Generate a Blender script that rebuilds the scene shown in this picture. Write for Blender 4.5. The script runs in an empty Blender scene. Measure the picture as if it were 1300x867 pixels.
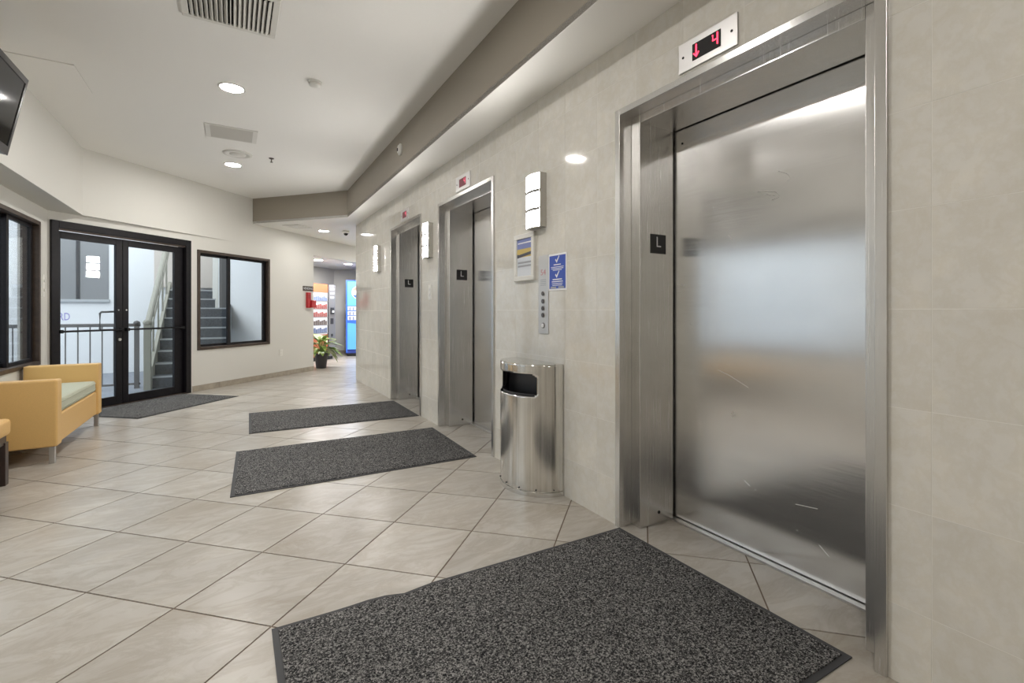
import bpy, math, random
from mathutils import Matrix, Vector
random.seed(7)
SC = bpy.context.scene
COL = SC.collection
# ------------------------------------------------------------------ camera
CAM_H, YAW = 1.178, math.radians(31.297)
cam = bpy.data.cameras.new('camera'); camo = bpy.data.objects.new('camera', cam); COL.objects.link(camo)
cam.sensor_width = 36.0; cam.lens = 36.0*611.22/1300.0
cam.shift_x = (650-667.24)/1300.0; cam.shift_y = (394.78-433.5)/1300.0
cam.clip_start = 0.05; cam.clip_end = 200
camo.location = (0, 0, CAM_H); camo.rotation_euler = (math.pi/2, 0, -YAW)
SC.camera = camo
# ------------------------------------------------------------------ world and exposure
w = bpy.data.worlds.new('overcast_sky'); SC.world = w; w.use_nodes = True
bg = w.node_tree.nodes['Background']; bg.inputs[0].default_value = (0.95, 0.97, 1.0, 1); bg.inputs[1].default_value = 1.6
SC.view_settings.view_transform = 'Standard'; SC.view_settings.look = 'None'
SC.view_settings.gamma = 1.0; SC.view_settings.use_curve_mapping = False
SC.view_settings.exposure = 1.0
cy = SC.cycles
cy.use_denoising = True; cy.max_bounces = 12; cy.diffuse_bounces = 6; cy.glossy_bounces = 6
cy.transparent_max_bounces = 16; cy.caustics_reflective = False; cy.caustics_refractive = False
cy.sample_clamp_indirect = 6.0
DOWNLIGHT, SCONCE, HALL_LIGHT = 185.0, 46.0, 125.0

# ------------------------------------------------------------------ layout constants (metres)
XW = 1.804            # face of the tiled elevator wall
XL = -1.74            # face of the window wall opposite
YB, YE = -4.1, 8.57   # back wall, far end of elevator wall
ZC, ZS, ZB = 3.06, 2.64, 2.285   # main ceiling, low soffit, bulkhead bottom
R2 = math.sqrt(0.5)
ND = -6.357           # diagonal door wall: (x-y)/sqrt2 = ND
def dw(s, e=0.0):     # point on the door wall: s along it, e outward
    return (s*R2 + (ND-e)*R2, s*R2 - (ND-e)*R2)

# ------------------------------------------------------------------ materials
MATS = {}
class NT:
    def __init__(s, name):
        m = bpy.data.materials.new(name); m.use_nodes = True; s.m = m; s.t = m.node_tree
        s.p = s.t.nodes['Principled BSDF']; s.out = s.t.nodes['Material Output']; MATS[name] = m
    def n(s, typ, **kw):
        nd = s.t.nodes.new(typ)
        for k, v in kw.items():
            if k in ('operation', 'blend_type', 'data_type', 'noise_dimensions', 'feature', 'distance', 'bands_direction', 'wave_type', 'mode'): setattr(nd, k, v)
            else: nd.inputs[k].default_value = v
        return nd
    def l(s, a, b): s.t.links.new(a, b)
    def ramp(s, fac, stops):
        r = s.n('ShaderNodeValToRGB'); e = r.color_ramp.elements
        while len(e) < len(stops): e.new(0.5)
        for el, (p, c) in zip(e, stops): el.position = p; el.color = (*c, 1) if len(c) == 3 else c
        s.l(fac, r.inputs[0]); return r.outputs[0]
    def bump(s, h, strength, dist):
        b = s.n('ShaderNodeBump', Strength=strength, Distance=dist); s.l(h, b.inputs['Height']); s.l(b.outputs[0], s.p.inputs['Normal'])
    def set(s, **kw):
        for k, v in kw.items(): s.p.inputs[k.replace('_', ' ')].default_value = (*v, 1) if isinstance(v, tuple) else v
    def coord(s, scale=(1, 1, 1), which='Object', add=None):
        tc = s.n('ShaderNodeTexCoord'); mp = s.n('ShaderNodeMapping'); mp.inputs['Scale'].default_value = scale
        if which == 'World': s.l(s.n('ShaderNodeNewGeometry').outputs['Position'], mp.inputs[0])
        else: s.l(tc.outputs[which], mp.inputs[0])
        return mp.outputs[0]
def plain(name, col, rough=0.5, metal=0.0, noise=0.0, bump=0.0, scale=60, spec=None):
    a = NT(name); a.set(Base_Color=col, Roughness=rough, Metallic=metal)
    if spec is not None: a.p.inputs['Specular IOR Level'].default_value = spec
    if noise or bump:
        nz = a.n('ShaderNodeTexNoise', Scale=scale, Detail=4.0, Roughness=0.6); a.l(a.coord(which='World'), nz.inputs['Vector'])
        if noise:
            lo = tuple(c*(1-noise) for c in col); hi = tuple(min(1, c*(1+noise)) for c in col)
            a.l(a.ramp(nz.outputs[0], [(0.3, lo), (0.7, hi)]), a.p.inputs['Base Color'])
        if bump: a.bump(nz.outputs[0], bump, 0.002)
    return a.m
def emit(name, col, strength):
    a = NT(name); a.set(Base_Color=col, Roughness=0.5); a.p.inputs['Emission Color'].default_value = (*col, 1); a.p.inputs['Emission Strength'].default_value = strength; return a.m
def tilemat(name, base, var, rough, vein, scale, stretch, dist=0.5, vary=1.0):
    """stone-look tile: soft clouds and stretched veins, shifted per tile by the object colour"""
    a = NT(name); a.set(Roughness=rough)
    oi = a.n('ShaderNodeObjectInfo'); pos = a.n('ShaderNodeNewGeometry')
    sc = a.n('ShaderNodeVectorMath', operation='SCALE'); sc.inputs['Scale'].default_value = 37.0; a.l(oi.outputs['Color'], sc.inputs[0])
    rt = a.n('ShaderNodeMapping'); rt.inputs['Rotation'].default_value = (0, 0, stretch[3] if len(stretch) > 3 else 0); rt.inputs['Scale'].default_value = stretch[:3]
    a.l(pos.outputs['Position'], rt.inputs[0])
    ad = a.n('ShaderNodeVectorMath', operation='ADD'); a.l(rt.outputs[0], ad.inputs[0]); a.l(sc.outputs[0], ad.inputs[1])
    n1 = a.n('ShaderNodeTexNoise', Scale=scale, Detail=7.0, Roughness=0.6, Distortion=dist); a.l(ad.outputs[0], n1.inputs['Vector'])
    n2 = a.n('ShaderNodeTexNoise', Scale=scale*2.2, Detail=8.0, Roughness=0.68, Distortion=dist*1.6); a.l(ad.outputs[0], n2.inputs['Vector'])
    c1 = a.ramp(n1.outputs[0], [(0.30, base), (0.50, tuple((p+q)/2*k for p, q, k in zip(base, var, (0.985, 1.0, 1.03)))), (0.70, var)])
    v = a.ramp(n2.outputs[0], [(0.40, (1, 1, 1)), (0.5, vein), (0.58, (1, 1, 1))])
    mx = a.n('ShaderNodeMix', data_type='RGBA', blend_type='MULTIPLY'); mx.inputs[0].default_value = 0.55
    a.l(c1, mx.inputs[6]); a.l(v, mx.inputs[7])
    sp = a.n('ShaderNodeSeparateColor'); a.l(oi.outputs['Color'], sp.inputs[0])
    mr = a.n('ShaderNodeMapRange'); mr.inputs[3].default_value = 1-0.07*vary; mr.inputs[4].default_value = 1+0.05*vary; a.l(sp.outputs[2], mr.inputs[0])
    br = a.n('ShaderNodeVectorMath', operation='SCALE'); a.l(mx.outputs[2], br.inputs[0]); a.l(mr.outputs[0], br.inputs['Scale'])
    a.l(br.outputs[0], a.p.inputs['Base Color'])
    return a
a = tilemat('floor_tile', (0.385, 0.345, 0.29), (0.54, 0.51, 0.46), 0.30, (0.76, 0.71, 0.64), 1.7, (0.75, 1.75, 1, math.radians(-40)), 0.7)
a.p.inputs['Specular IOR Level'].default_value = 0.42
a = tilemat('wall_tile', (0.66, 0.63, 0.565), (0.74, 0.71, 0.645), 0.06, (0.92, 0.90, 0.85), 5.0, (1, 1, 1), 0.15, 0.35)
a.p.inputs['Specular IOR Level'].default_value = 0.5
plain('grout_floor', (0.16, 0.12, 0.09), 0.9); plain('grout_wall', (0.74, 0.72, 0.67), 0.8)
plain('wall_paint', (0.645, 0.635, 0.595), 0.55, noise=0.015, bump=0.06, scale=180)
plain('ceiling_paint', (0.83, 0.82, 0.79), 0.7, noise=0.01, bump=0.06, scale=160)
plain('soffit_paint', (0.80, 0.79, 0.755), 0.5)
plain('taupe_paint', (0.295, 0.262, 0.215), 0.6, noise=0.02, bump=0.05, scale=180)
plain('outside_white', (0.80, 0.81, 0.83), 0.8, noise=0.03, bump=0.2, scale=40)
plain('outside_floor', (0.24, 0.26, 0.30), 0.8, noise=0.15, scale=25)
plain('outside_beige', (0.66, 0.60, 0.55), 0.8)
plain('base_tile', (0.36, 0.32, 0.26), 0.4, noise=0.18, scale=9)
plain('bronze', (0.008, 0.007, 0.009), 0.42, noise=0.3, scale=25, spec=0.25)
plain('bronze_brown', (0.060, 0.042, 0.032), 0.42, metal=0.2, noise=0.25, scale=20)
plain('black_metal', (0.012, 0.012, 0.014), 0.35, metal=0.6)
plain('white_plastic', (0.74, 0.73, 0.69), 0.4); plain('white_metal', (0.70, 0.69, 0.65), 0.45)
plain('grille_grey', (0.56, 0.545, 0.51), 0.6); plain('dark_void', (0.01, 0.01, 0.01), 0.9)
plain('aluminium', (0.62, 0.61, 0.60), 0.32, metal=1.0); plain('chrome', (0.75, 0.74, 0.72), 0.12, metal=1.0)
plain('sconce_band', (0.22, 0.21, 0.20), 0.5, metal=0.3); plain('sconce_metal', (0.55, 0.53, 0.49), 0.4, metal=0.7)
plain('mustard_vinyl', (0.68, 0.43, 0.16), 0.42, noise=0.06, bump=0.12, scale=220)
plain('cushion_fabric', (0.44, 0.455, 0.36), 0.85, noise=0.10, bump=0.3, scale=300)
plain('dark_wood', (0.028, 0.014, 0.011), 0.28, noise=0.4, scale=14)
plain('rubber', (0.035, 0.035, 0.038), 0.6); plain('black_gloss', (0.008, 0.008, 0.010), 0.12)
plain('tv_bezel', (0.020, 0.018, 0.018), 0.3); plain('screen', (0.006, 0.007, 0.009), 0.06)
plain('stair_grey', (0.085, 0.095, 0.11), 0.8, noise=0.25, scale=30); plain('stair_taupe', (0.30, 0.29, 0.245), 0.5)
plain('scuff', (0.72, 0.71, 0.70), 0.45, metal=0.5); plain('nosing', (0.42, 0.44, 0.46), 0.6); plain('rail_grey', (0.13, 0.125, 0.125), 0.45)
plain('outside_pane', (0.23, 0.235, 0.245), 0.12); plain('outside_lettering', (0.28, 0.26, 0.62), 0.6)
plain('red_plastic', (0.46, 0.022, 0.028), 0.35); plain('red_dull', (0.30, 0.02, 0.02), 0.5)
plain('plate_black', (0.010, 0.010, 0.011), 0.4); plain('print_white', (0.85, 0.85, 0.86), 0.5)
plain('notice_blue', (0.045, 0.095, 0.46), 0.35); plain('panel_steel', (0.66, 0.65, 0.64), 0.38, metal=0.75)
plain('print_pink', (0.62, 0.28, 0.30), 0.5); plain('print_grey', (0.36, 0.37, 0.40), 0.5)
plain('poster_sky', (0.20, 0.24, 0.50), 0.5); plain('poster_sand', (0.62, 0.46, 0.14), 0.5); plain('poster_dark', (0.07, 0.07, 0.09), 0.5); plain('poster_pale', (0.66, 0.69, 0.74), 0.5)
plain('button_dark', (0.12, 0.105, 0.10), 0.3, metal=0.6)
plain('pot_black', (0.030, 0.026, 0.030), 0.45); plain('soil', (0.05, 0.035, 0.025), 0.9); plain('stem_green', (0.16, 0.24, 0.06), 0.5)
plain('vend_grey', (0.30, 0.295, 0.30), 0.35, metal=0.4); plain('vend_dark', (0.035, 0.035, 0.04), 0.4)
plain('vend_blue', (0.03, 0.06, 0.32), 0.35)
emit('downlight_lens', (1.0, 0.965, 0.92), DOWNLIGHT); emit('hall_lens', (1.0, 0.97, 0.93), HALL_LIGHT*0.55); emit('vending_lens', (1.0, 0.98, 0.96), HALL_LIGHT*2.5)
emit('sconce_glow', (1.0, 0.97, 0.93), SCONCE)
emit('led_red', (1.0, 0.035, 0.075), 2.2); emit('display_dim', (0.13, 0.02, 0.03), 0.22); emit('led_dim', (0.9, 0.16, 0.24), 0.45)
emit('vend_orange', (0.50, 0.15, 0.07), 0.12); emit('vend_white', (0.80, 0.82, 0.86), 0.25)
emit('vend_lightblue', (0.10, 0.36, 0.80), 0.28); emit('vend_midblue', (0.03, 0.12, 0.62), 0.25); emit('logo_white', (0.85, 0.9, 1.0), 0.4); emit('logo_red', (0.80, 0.20, 0.16), 0.4)
plain('item_red', (0.38, 0.13, 0.12), 0.5); plain('item_blue', (0.20, 0.25, 0.40), 0.5); plain('item_dark', (0.18, 0.15, 0.14), 0.5)
# brushed stainless steel, grain vertical or horizontal, with scuffs
def steel(name, col, rough, grain, scuff, aniso=0.0, tan=(0, 0, 1), streak=0.96):
    a = NT(name); a.set(Metallic=1.0, Anisotropic=aniso)
    cv = a.n('ShaderNodeCombineXYZ'); cv.inputs[0].default_value, cv.inputs[1].default_value, cv.inputs[2].default_value = tan
    a.l(cv.outputs[0], a.p.inputs['Tangent'])
    nz = a.n('ShaderNodeTexNoise', Scale=1.0, Detail=6.0, Roughness=0.65); a.l(a.coord(grain, 'World'), nz.inputs['Vector'])
    cl = a.n('ShaderNodeTexNoise', Scale=2.3, Detail=5.0, Roughness=0.6, Distortion=0.4); a.l(a.coord((1, 1, 1.6), 'World'), cl.inputs['Vector'])
    sc = a.n('ShaderNodeTexNoise', Scale=5.5, Detail=9.0, Roughness=0.75, Distortion=2.5); a.l(a.coord((1, 1, 1.3), 'World'), sc.inputs['Vector'])
    r1 = a.ramp(nz.outputs[0], [(0.25, (rough*0.80,)*3), (0.75, (rough*1.22,)*3)])
    r2 = a.ramp(sc.outputs[0], [(0.66, (0, 0, 0)), (0.76, (scuff,)*3)])
    ad = a.n('ShaderNodeMix', data_type='RGBA', blend_type='ADD'); ad.inputs[0].default_value = 1.0
    a.l(r1, ad.inputs[6]); a.l(r2, ad.inputs[7])
    a.l(ad.outputs[2], a.p.inputs['Roughness'])
    c1 = a.ramp(cl.outputs[0], [(0.3, tuple(c*0.92 for c in col)), (0.7, col)])
    g1 = a.ramp(nz.outputs[0], [(0.3, (streak,)*3), (0.7, (1.0,)*3)])
    mu = a.n('ShaderNodeMix', data_type='RGBA', blend_type='MULTIPLY'); mu.inputs[0].default_value = 1.0
    a.l(c1, mu.inputs[6]); a.l(g1, mu.inputs[7]); a.l(mu.outputs[2], a.p.inputs['Base Color'])
    a.bump(nz.outputs[0], 0.02, 0.0004)
    return a.m
steel('steel', (0.74, 0.73, 0.715), 0.24, (220, 220, 2), 0.0, 0.7)
steel('steel_door', (0.82, 0.815, 0.81), 0.22, (3, 3, 260), 0.20, 0.93, (0, 1, 0))
steel('steel_can', (0.88, 0.865, 0.83), 0.13, (38, 38, 0.25), 0.0, 0.98, (0, 0, 1), 0.66)  # strong vertical colour streaks stand in for sharp reflections on the bin
# loop-pile mat
a = NT('mat_pile'); a.set(Roughness=0.95); a.p.inputs['Specular IOR Level'].default_value = 0.1
nz = a.n('ShaderNodeTexNoise', Scale=150.0, Detail=2.5, Roughness=0.7, Distortion=0.8); a.l(a.coord(which='World'), nz.inputs['Vector'])
n2 = a.n('ShaderNodeTexNoise', Scale=2.2, Detail=3.0); a.l(a.coord(which='World'), n2.inputs['Vector'])
c1 = a.ramp(nz.outputs[0], [(0.40, (0.010, 0.010, 0.012)), (0.50, (0.07, 0.069, 0.069)), (0.62, (0.34, 0.33, 0.32))])
c2 = a.ramp(n2.outputs[0], [(0.3, (0.86,)*3), (0.7, (1.0,)*3)])
mu = a.n('ShaderNodeMix', data_type='RGBA', blend_type='MULTIPLY'); mu.inputs[0].default_value = 1.0
a.l(c1, mu.inputs[6]); a.l(c2, mu.inputs[7]); a.l(mu.outputs[2], a.p.inputs['Base Color']); a.bump(nz.outputs[0], 0.8, 0.004)
# clear pane: fresnel mix of see-through and mirror
def glass(name, tint):
    a = NT(name); t = a.t
    tr = a.n('ShaderNodeBsdfTransparent'); tr.inputs[0].default_value = (*tint, 1)
    gl = a.n('ShaderNodeBsdfGlossy'); gl.inputs['Roughness'].default_value = 0.02
    lw = a.n('ShaderNodeLayerWeight', Blend=0.5); pw = a.n('ShaderNodeMath', operation='POWER'); a.l(lw.outputs['Facing'], pw.inputs[0]); pw.inputs[1].default_value = 4.0
    ma = a.n('ShaderNodeMath', operation='MULTIPLY_ADD'); a.l(pw.outputs[0], ma.inputs[0]); ma.inputs[1].default_value = 0.7; ma.inputs[2].default_value = 0.035
    mx = a.n('ShaderNodeMixShader'); a.l(ma.outputs[0], mx.inputs[0]); a.l(tr.outputs[0], mx.inputs[1]); a.l(gl.outputs[0], mx.inputs[2]); a.l(mx.outputs[0], a.out.inputs[0])
glass('pane_glass', (0.90, 0.94, 0.95))
# leaf
a = NT('leaf_green'); a.set(Roughness=0.38)
tc = a.n('ShaderNodeTexCoord'); gr = a.n('ShaderNodeTexNoise', Scale=9.0, Detail=2.0); a.l(tc.outputs['Object'], gr.inputs['Vector'])
a.l(a.ramp(gr.outputs[0], [(0.35, (0.10, 0.22, 0.025)), (0.65, (0.38, 0.46, 0.12))]), a.p.inputs['Base Color'])

# ------------------------------------------------------------------ mesh helpers
class MB:
    def __init__(s): s.v = []; s.f = []
    def add(s, vs, fs):
        o = len(s.v); s.v += [tuple(p) for p in vs]; s.f += [tuple(o+i for i in f) for f in fs]; return s
    def box(s, x0, x1, y0, y1, z0, z1):
        x0, x1 = min(x0, x1), max(x0, x1); y0, y1 = min(y0, y1), max(y0, y1); z0, z1 = min(z0, z1), max(z0, z1)
        return s.add([(x0,y0,z0),(x1,y0,z0),(x1,y1,z0),(x0,y1,z0),(x0,y0,z1),(x1,y0,z1),(x1,y1,z1),(x0,y1,z1)],
                     [(3,2,1,0),(4,5,6,7),(0,1,5,4),(1,2,6,5),(2,3,7,6),(3,0,4,7)])
    def prism(s, poly, z0, z1, axis='z'):
        if sum(poly[i][0]*poly[(i+1) % len(poly)][1]-poly[(i+1) % len(poly)][0]*poly[i][1] for i in range(len(poly))) < 0: poly = poly[::-1]
        n = len(poly); mk = {'z': lambda p, h: (p[0], p[1], h), 'y': lambda p, h: (p[0], -h, p[1]), 'x': lambda p, h: (h, p[0], p[1])}[axis]
        return s.add([mk(p, z0) for p in poly]+[mk(p, z1) for p in poly],
                     [tuple(range(n-1, -1, -1)), tuple(range(n, 2*n))]+[(i, (i+1) % n, n+(i+1) % n, n+i) for i in range(n)])
    def cyl(s, c, r, h, axis='z', n=20, r2=None):
        r2 = r if r2 is None else r2; vs = []
        for k, (rr, hh) in enumerate(((r, 0), (r2, h))):
            for i in range(n):
                t = 2*math.pi*i/n; p = (rr*math.cos(t), rr*math.sin(t), hh)
                if axis == 'y': p = (p[0], -p[2], p[1])
                if axis == 'x': p = (p[2], p[0], p[1])
                vs.append((c[0]+p[0], c[1]+p[1], c[2]+p[2]))
        return s.add(vs, [tuple(range(n-1, -1, -1)), tuple(range(n, 2*n))]+[(i, (i+1) % n, n+(i+1) % n, n+i) for i in range(n)])
    def lathe(s, prof, n=24, c=(0, 0, 0), close=False):
        vs = []; fs = []; m = len(prof)
        for i in range(n):
            t = 2*math.pi*i/n
            for r, z in prof: vs.append((c[0]+r*math.cos(t), c[1]+r*math.sin(t), c[2]+z))
        for i in range(n):
            j = (i+1) % n
            for k in range(m-1): fs.append((i*m+k, j*m+k, j*m+k+1, i*m+k+1))
        if prof[0][0] > 1e-6: fs.append(tuple(i*m for i in range(n-1, -1, -1)))
        if prof[-1][0] > 1e-6: fs.append(tuple(i*m+m-1 for i in range(n)))
        return s.add(vs, fs)
    def tube(s, pts, r, n=8):
        pts = [Vector(p) for p in pts]; vs = []; fs = []
        for i, p in enumerate(pts):
            d = (pts[min(i+1, len(pts)-1)]-pts[max(i-1, 0)]).normalized()
            u = d.cross(Vector((0, 0, 1))); u = Vector((1, 0, 0)) if u.length < 1e-3 else u.normalized(); v = d.cross(u)
            for k in range(n):
                t = 2*math.pi*k/n; vs.append(p+u*(r*math.cos(t))+v*(r*math.sin(t)))
        for i in range(len(pts)-1):
            for k in range(n): fs.append((i*n+k, i*n+(k+1) % n, (i+1)*n+(k+1) % n, (i+1)*n+k))
        fs += [tuple(range(n-1, -1, -1)), tuple((len(pts)-1)*n+k for k in range(n))]
        return s.add(vs, fs)
    def build(s, name, mat, parent=None, loc=(0, 0, 0), rz=0.0, bevel=0.0, seg=2, smooth=False):
        me = bpy.data.meshes.new(name); me.from_pydata([tuple(p) for p in s.v], [], s.f); me.update()
        me.materials.append(MATS[mat])
        o = bpy.data.objects.new(name, me); COL.objects.link(o); o.parent = parent; o.location = loc; o.rotation_euler = (0, 0, rz)
        if smooth:
            for p in me.polygons: p.use_smooth = True
        if bevel:
            b = o.modifiers.new('bevel', 'BEVEL'); b.width = bevel; b.segments = seg; b.limit_method = 'ANGLE'; b.angle_limit = math.radians(40)
        return o
def box(name, mat, parent, x0, x1, y0, y1, z0, z1, bevel=0.0, seg=2): return MB().box(x0, x1, y0, y1, z0, z1).build(name, mat, parent, bevel=bevel, seg=seg)
def tag(o, label, cat, group=None, kind=None):
    if label: o['label'] = label
    if cat: o['category'] = cat
    if group: o['group'] = group
    if kind: o['kind'] = kind
    return o
def thing(name, label, cat, loc=(0, 0, 0), rz=0.0, group=None, kind=None):
    o = bpy.data.objects.new(name, None); COL.objects.link(o); o.location = loc; o.rotation_euler = (0, 0, rz); o.empty_display_size = 0.1
    return tag(o, label, cat, group, kind)
def struct(name, mb, mat, label=None):
    o = mb.build(name, mat); o['kind'] = 'structure'
    if label: o['label'] = label
    return o
def lettering(name, body, size, mat, parent, loc, rot=(math.pi/2, 0, 0), sx=1.0, align='CENTER'):
    cu = bpy.data.curves.new('t', 'FONT'); cu.body = body; cu.size = size; cu.align_x = align; cu.align_y = 'CENTER'; cu.extrude = 0.0004; cu.resolution_u = 3
    t = bpy.data.objects.new('t', cu); COL.objects.link(t); dg = bpy.context.evaluated_depsgraph_get()
    me = bpy.data.meshes.new_from_object(t.evaluated_get(dg)); bpy.data.objects.remove(t); bpy.data.curves.remove(cu)
    me.name = name; me.materials.clear(); me.materials.append(MATS[mat])
    o = bpy.data.objects.new(name, me); COL.objects.link(o); o.parent = parent; o.location = loc; o.rotation_euler = rot; o.scale = (sx, 1, 1)
    return o
# wall-mounted frames: local x runs to the viewer's right, local y goes into the wall
RW, LW, DW = -math.pi/2, math.pi/2, math.pi/4
def on_right(y, z=0.0): return (XW, y, z)
def on_door(s, z=0.0, e=0.0): p = dw(s, e); return (p[0], p[1], z)

# ================================================================== STRUCTURE
def clip(poly, a, b, c):      # keep a*x+b*y<=c
    out = []
    for i in range(len(poly)):
        p, q = poly[i], poly[(i+1) % len(poly)]; fp = a*p[0]+b*p[1]-c; fq = a*q[0]+b*q[1]-c
        if fp <= 0: out.append(p)
        if fp*fq < 0: t = fp/(fp-fq); out.append((p[0]+(q[0]-p[0])*t, p[1]+(q[1]-p[1])*t))
    return out
DC = -ND*math.sqrt(2)         # y-x on the door wall
XR, YV, NV = 4.5, 14.1, 8.287*math.sqrt(2)
S0 = 8.29                     # door wall ends here, opening to the vending room
REG = [[(-1,0,-XL),(1,0,2.26),(0,-1,-YB),(-1,1,DC)],
       [(-1,0,-2.26),(1,0,XR),(0,-1,-YE),(-1,1,DC)],
       [(1,-1,-DC),(-1,-1,-(S0-0.2)*math.sqrt(2)),(0,1,YV),(-1,1,NV),(1,0,XR)]]
def region_poly(reg):
    p = [(-9, -9), (19, -9), (19, 19), (-9, 19)]
    for h in reg: p = clip(p, *h)
    return p
mb = MB()
for r in REG: mb.prism(region_poly(r), -0.06, -0.0025)
floor = struct('floor', mb, 'grout_floor')
TS = 0.4573; G0 = (-0.8475, 2.9992); gap = 0.0035
pieces = []
for i in range(-30, 31):
    for j in range(-30, 31):
        cx = G0[0]+TS*R2*(i+0.5)+TS*R2*(j+0.5); cyy = G0[1]-TS*R2*(i+0.5)+TS*R2*(j+0.5)
        if not (-2.3 < cx < 5.2 and YB-0.5 < cyy < 14.7): continue
        h = TS/2-gap; sq = [(cx+(a_*h+b_*h)*R2, cyy+(-a_*h+b_*h)*R2) for a_, b_ in ((-1,-1),(1,-1),(1,1),(-1,1))]
        col = (random.random(), random.random(), random.random(), 1)
        for r in REG:
            p = sq
            for hh in r: p = clip(p, *hh)
            if len(p) >= 3:
                ar = abs(sum(p[k][0]*p[(k+1) % len(p)][1]-p[(k+1) % len(p)][0]*p[k][1] for k in range(len(p))))/2
                if ar > 4e-4: pieces.append((cx*cx+cyy*cyy if cyy > -0.3 else 99+abs(cyy), p, col, cx, cyy, ar > 0.2))
pieces.sort(key=lambda q: q[0])
full = None; rest = MB()
for k, (d, p, col, cx, cyy, whole) in enumerate(pieces):
    loc = [(q[0]-cx, q[1]-cyy) for q in p]
    if k >= 295: rest.prism(p, -0.008, 0.0); continue
    if whole and len(p) == 4 and full is not None:
        o = bpy.data.objects.new('tile', full); COL.objects.link(o); o.parent = floor; o.location = (cx, cyy, 0)
    else:
        o = MB().prism(loc, -0.008, 0.0).build('tile', 'floor_tile', floor, (cx, cyy, 0))
        if whole and len(p) == 4: full = o.data
    o.color = col
if rest.v: tag(rest.build('outlying_tiles', 'floor_tile', floor), None, None, kind='stuff')

# --- elevator wall: openings (outer casing) in y
EL = [(0.718, 2.002), (3.450, 4.682), (5.203, 6.423)]
OT = 2.272
mb = MB(); ys = YB-0.15
for y0, y1 in EL:
    mb.box(XW+0.0007, XW+0.45, ys, y0+0.004, 0, ZC); mb.box(XW+0.0007, XW+0.45, y0+0.004, y1-0.004, OT-0.004, ZC); ys = y1-0.004
mb.box(XW+0.0007, XW+0.45, ys, YE, 0, ZC)
wall_right = struct('wall_right', mb, 'grout_wall')
strips = []; ys = YB
for y0, y1 in EL: strips += [(ys, y0, 0, ZS), (y0, y1, OT, ZS)]; ys = y1
strips.append((ys, YE, 0, ZS))
TW, WY, WZ, g = 0.3128, 0.605, 0.2455, 0.0013
shared = {}
wrest = MB()
for i in range(-18, 28):
    for j in range(-2, 9):
        y0, y1, z0, z1 = WY+i*TW+g, WY+(i+1)*TW-g, WZ+j*TW+g, WZ+(j+1)*TW-g
        col = (random.random(), random.random(), random.random(), 1)
        for (a0, a1, b0, b1) in strips:
            p0, p1, q0, q1 = max(y0, a0), min(y1, a1), max(z0, b0), min(z1, b1)
            if p1-p0 > 0.006 and q1-q0 > 0.006:
                if p1 < -0.1: wrest.box(XW, XW+0.008, p0, p1, q0, q1); continue
                key = (round(p1-p0, 4), round(q1-q0, 4))
                if key not in shared:
                    o = MB().box(0, 0.008, 0, p1-p0, 0, q1-q0).build('tile', 'wall_tile', wall_right); shared[key] = o.data
                else: o = bpy.data.objects.new('tile', shared[key]); COL.objects.link(o); o.parent = wall_right
                o.location = (XW, p0, q0); o.color = col
tag(wrest.build('outlying_tiles', 'wall_tile', wall_right), None, None, kind='stuff')
# --- painted walls with window and door holes, in a frame of x along the wall and y outward
def wall_with_holes(name, L0, L1, H, T, holes, loc, rz, mat='wall_paint'):
    mb = MB(); x = L0
    for (a0, a1, z0, z1) in sorted(holes):
        if a0 > x: mb.box(x, a0, 0, T, 0, H)
        if z0 > 0: mb.box(a0, a1, 0, T, 0, z0)
        if z1 < H: mb.box(a0, a1, 0, T, z1, H)
        x = a1
    if L1 > x: mb.box(x, L1, 0, T, 0, H)
    o = mb.build(name, mat, None, loc, rz); o['kind'] = 'structure'; return o
WINA, WINB = (5.15, 6.965), (2.45, 4.62)
wall_left = wall_with_holes('wall_left', YB-0.15, 7.25, ZC, 0.16, [(WINA[0], WINA[1], 0.615, 2.115), (WINB[0], WINB[1], 0.615, 2.115)], (XL, 0, 0), LW)
DS0, DS1, DTOP = 3.915, 5.605, 2.19
W2 = (5.722, 7.13, 0.60, 2.082)
O0 = on_door(0)
wall_door = wall_with_holes('wall_front', 3.895, S0, ZC, 0.15, [(DS0, DS1, 0, DTOP), W2], O0, DW)
s_end = (XR+YV-0.6)*R2+0.3
hd = MB().box(S0, 12.95, 0, 0.15, ZB, ZC).build('wall_header', 'wall_paint', None, O0, DW); hd['kind'] = 'structure'
struct('wall_back', MB().box(XL-0.16, XW+0.45, YB-0.15, YB, 0, ZC), 'wall_paint')
struct('wall_hall', MB().box(XW+0.002, XR+0.15, YE-0.12, YE+0.004, 0, ZC), 'wall_paint')
struct('wall_hall_right', MB().box(XR, XR+0.15, YE, YV+0.15, 0, ZC), 'wall_paint')
struct('wall_vending_back', MB().box(2.2, XR+0.15, YV, YV+0.15, 0, ZC), 'wall_paint')
vl = MB().box(S0-0.35, 11.75, 8.287-6.357, 8.287-6.357+0.15, 0, ZC).build('wall_vending_left', 'wall_paint', None, O0, DW); vl['kind'] = 'structure'
vs_ = MB().box(S0-0.35, S0-0.2, 0.15, 8.287-6.357+0.01, 0, ZC).build('wall_vending_side', 'outside_white', None, O0, DW); vs_['kind'] = 'structure'
# --- ceilings
struct('ceiling', MB().prism([(XL-0.3, YB-0.3), (XR+0.3, YB-0.3), (XR+0.3, YV+0.3), (2.2, YV+0.3), (XL-0.3, 7.3)], ZC, ZC+0.12), 'ceiling_paint')
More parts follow.
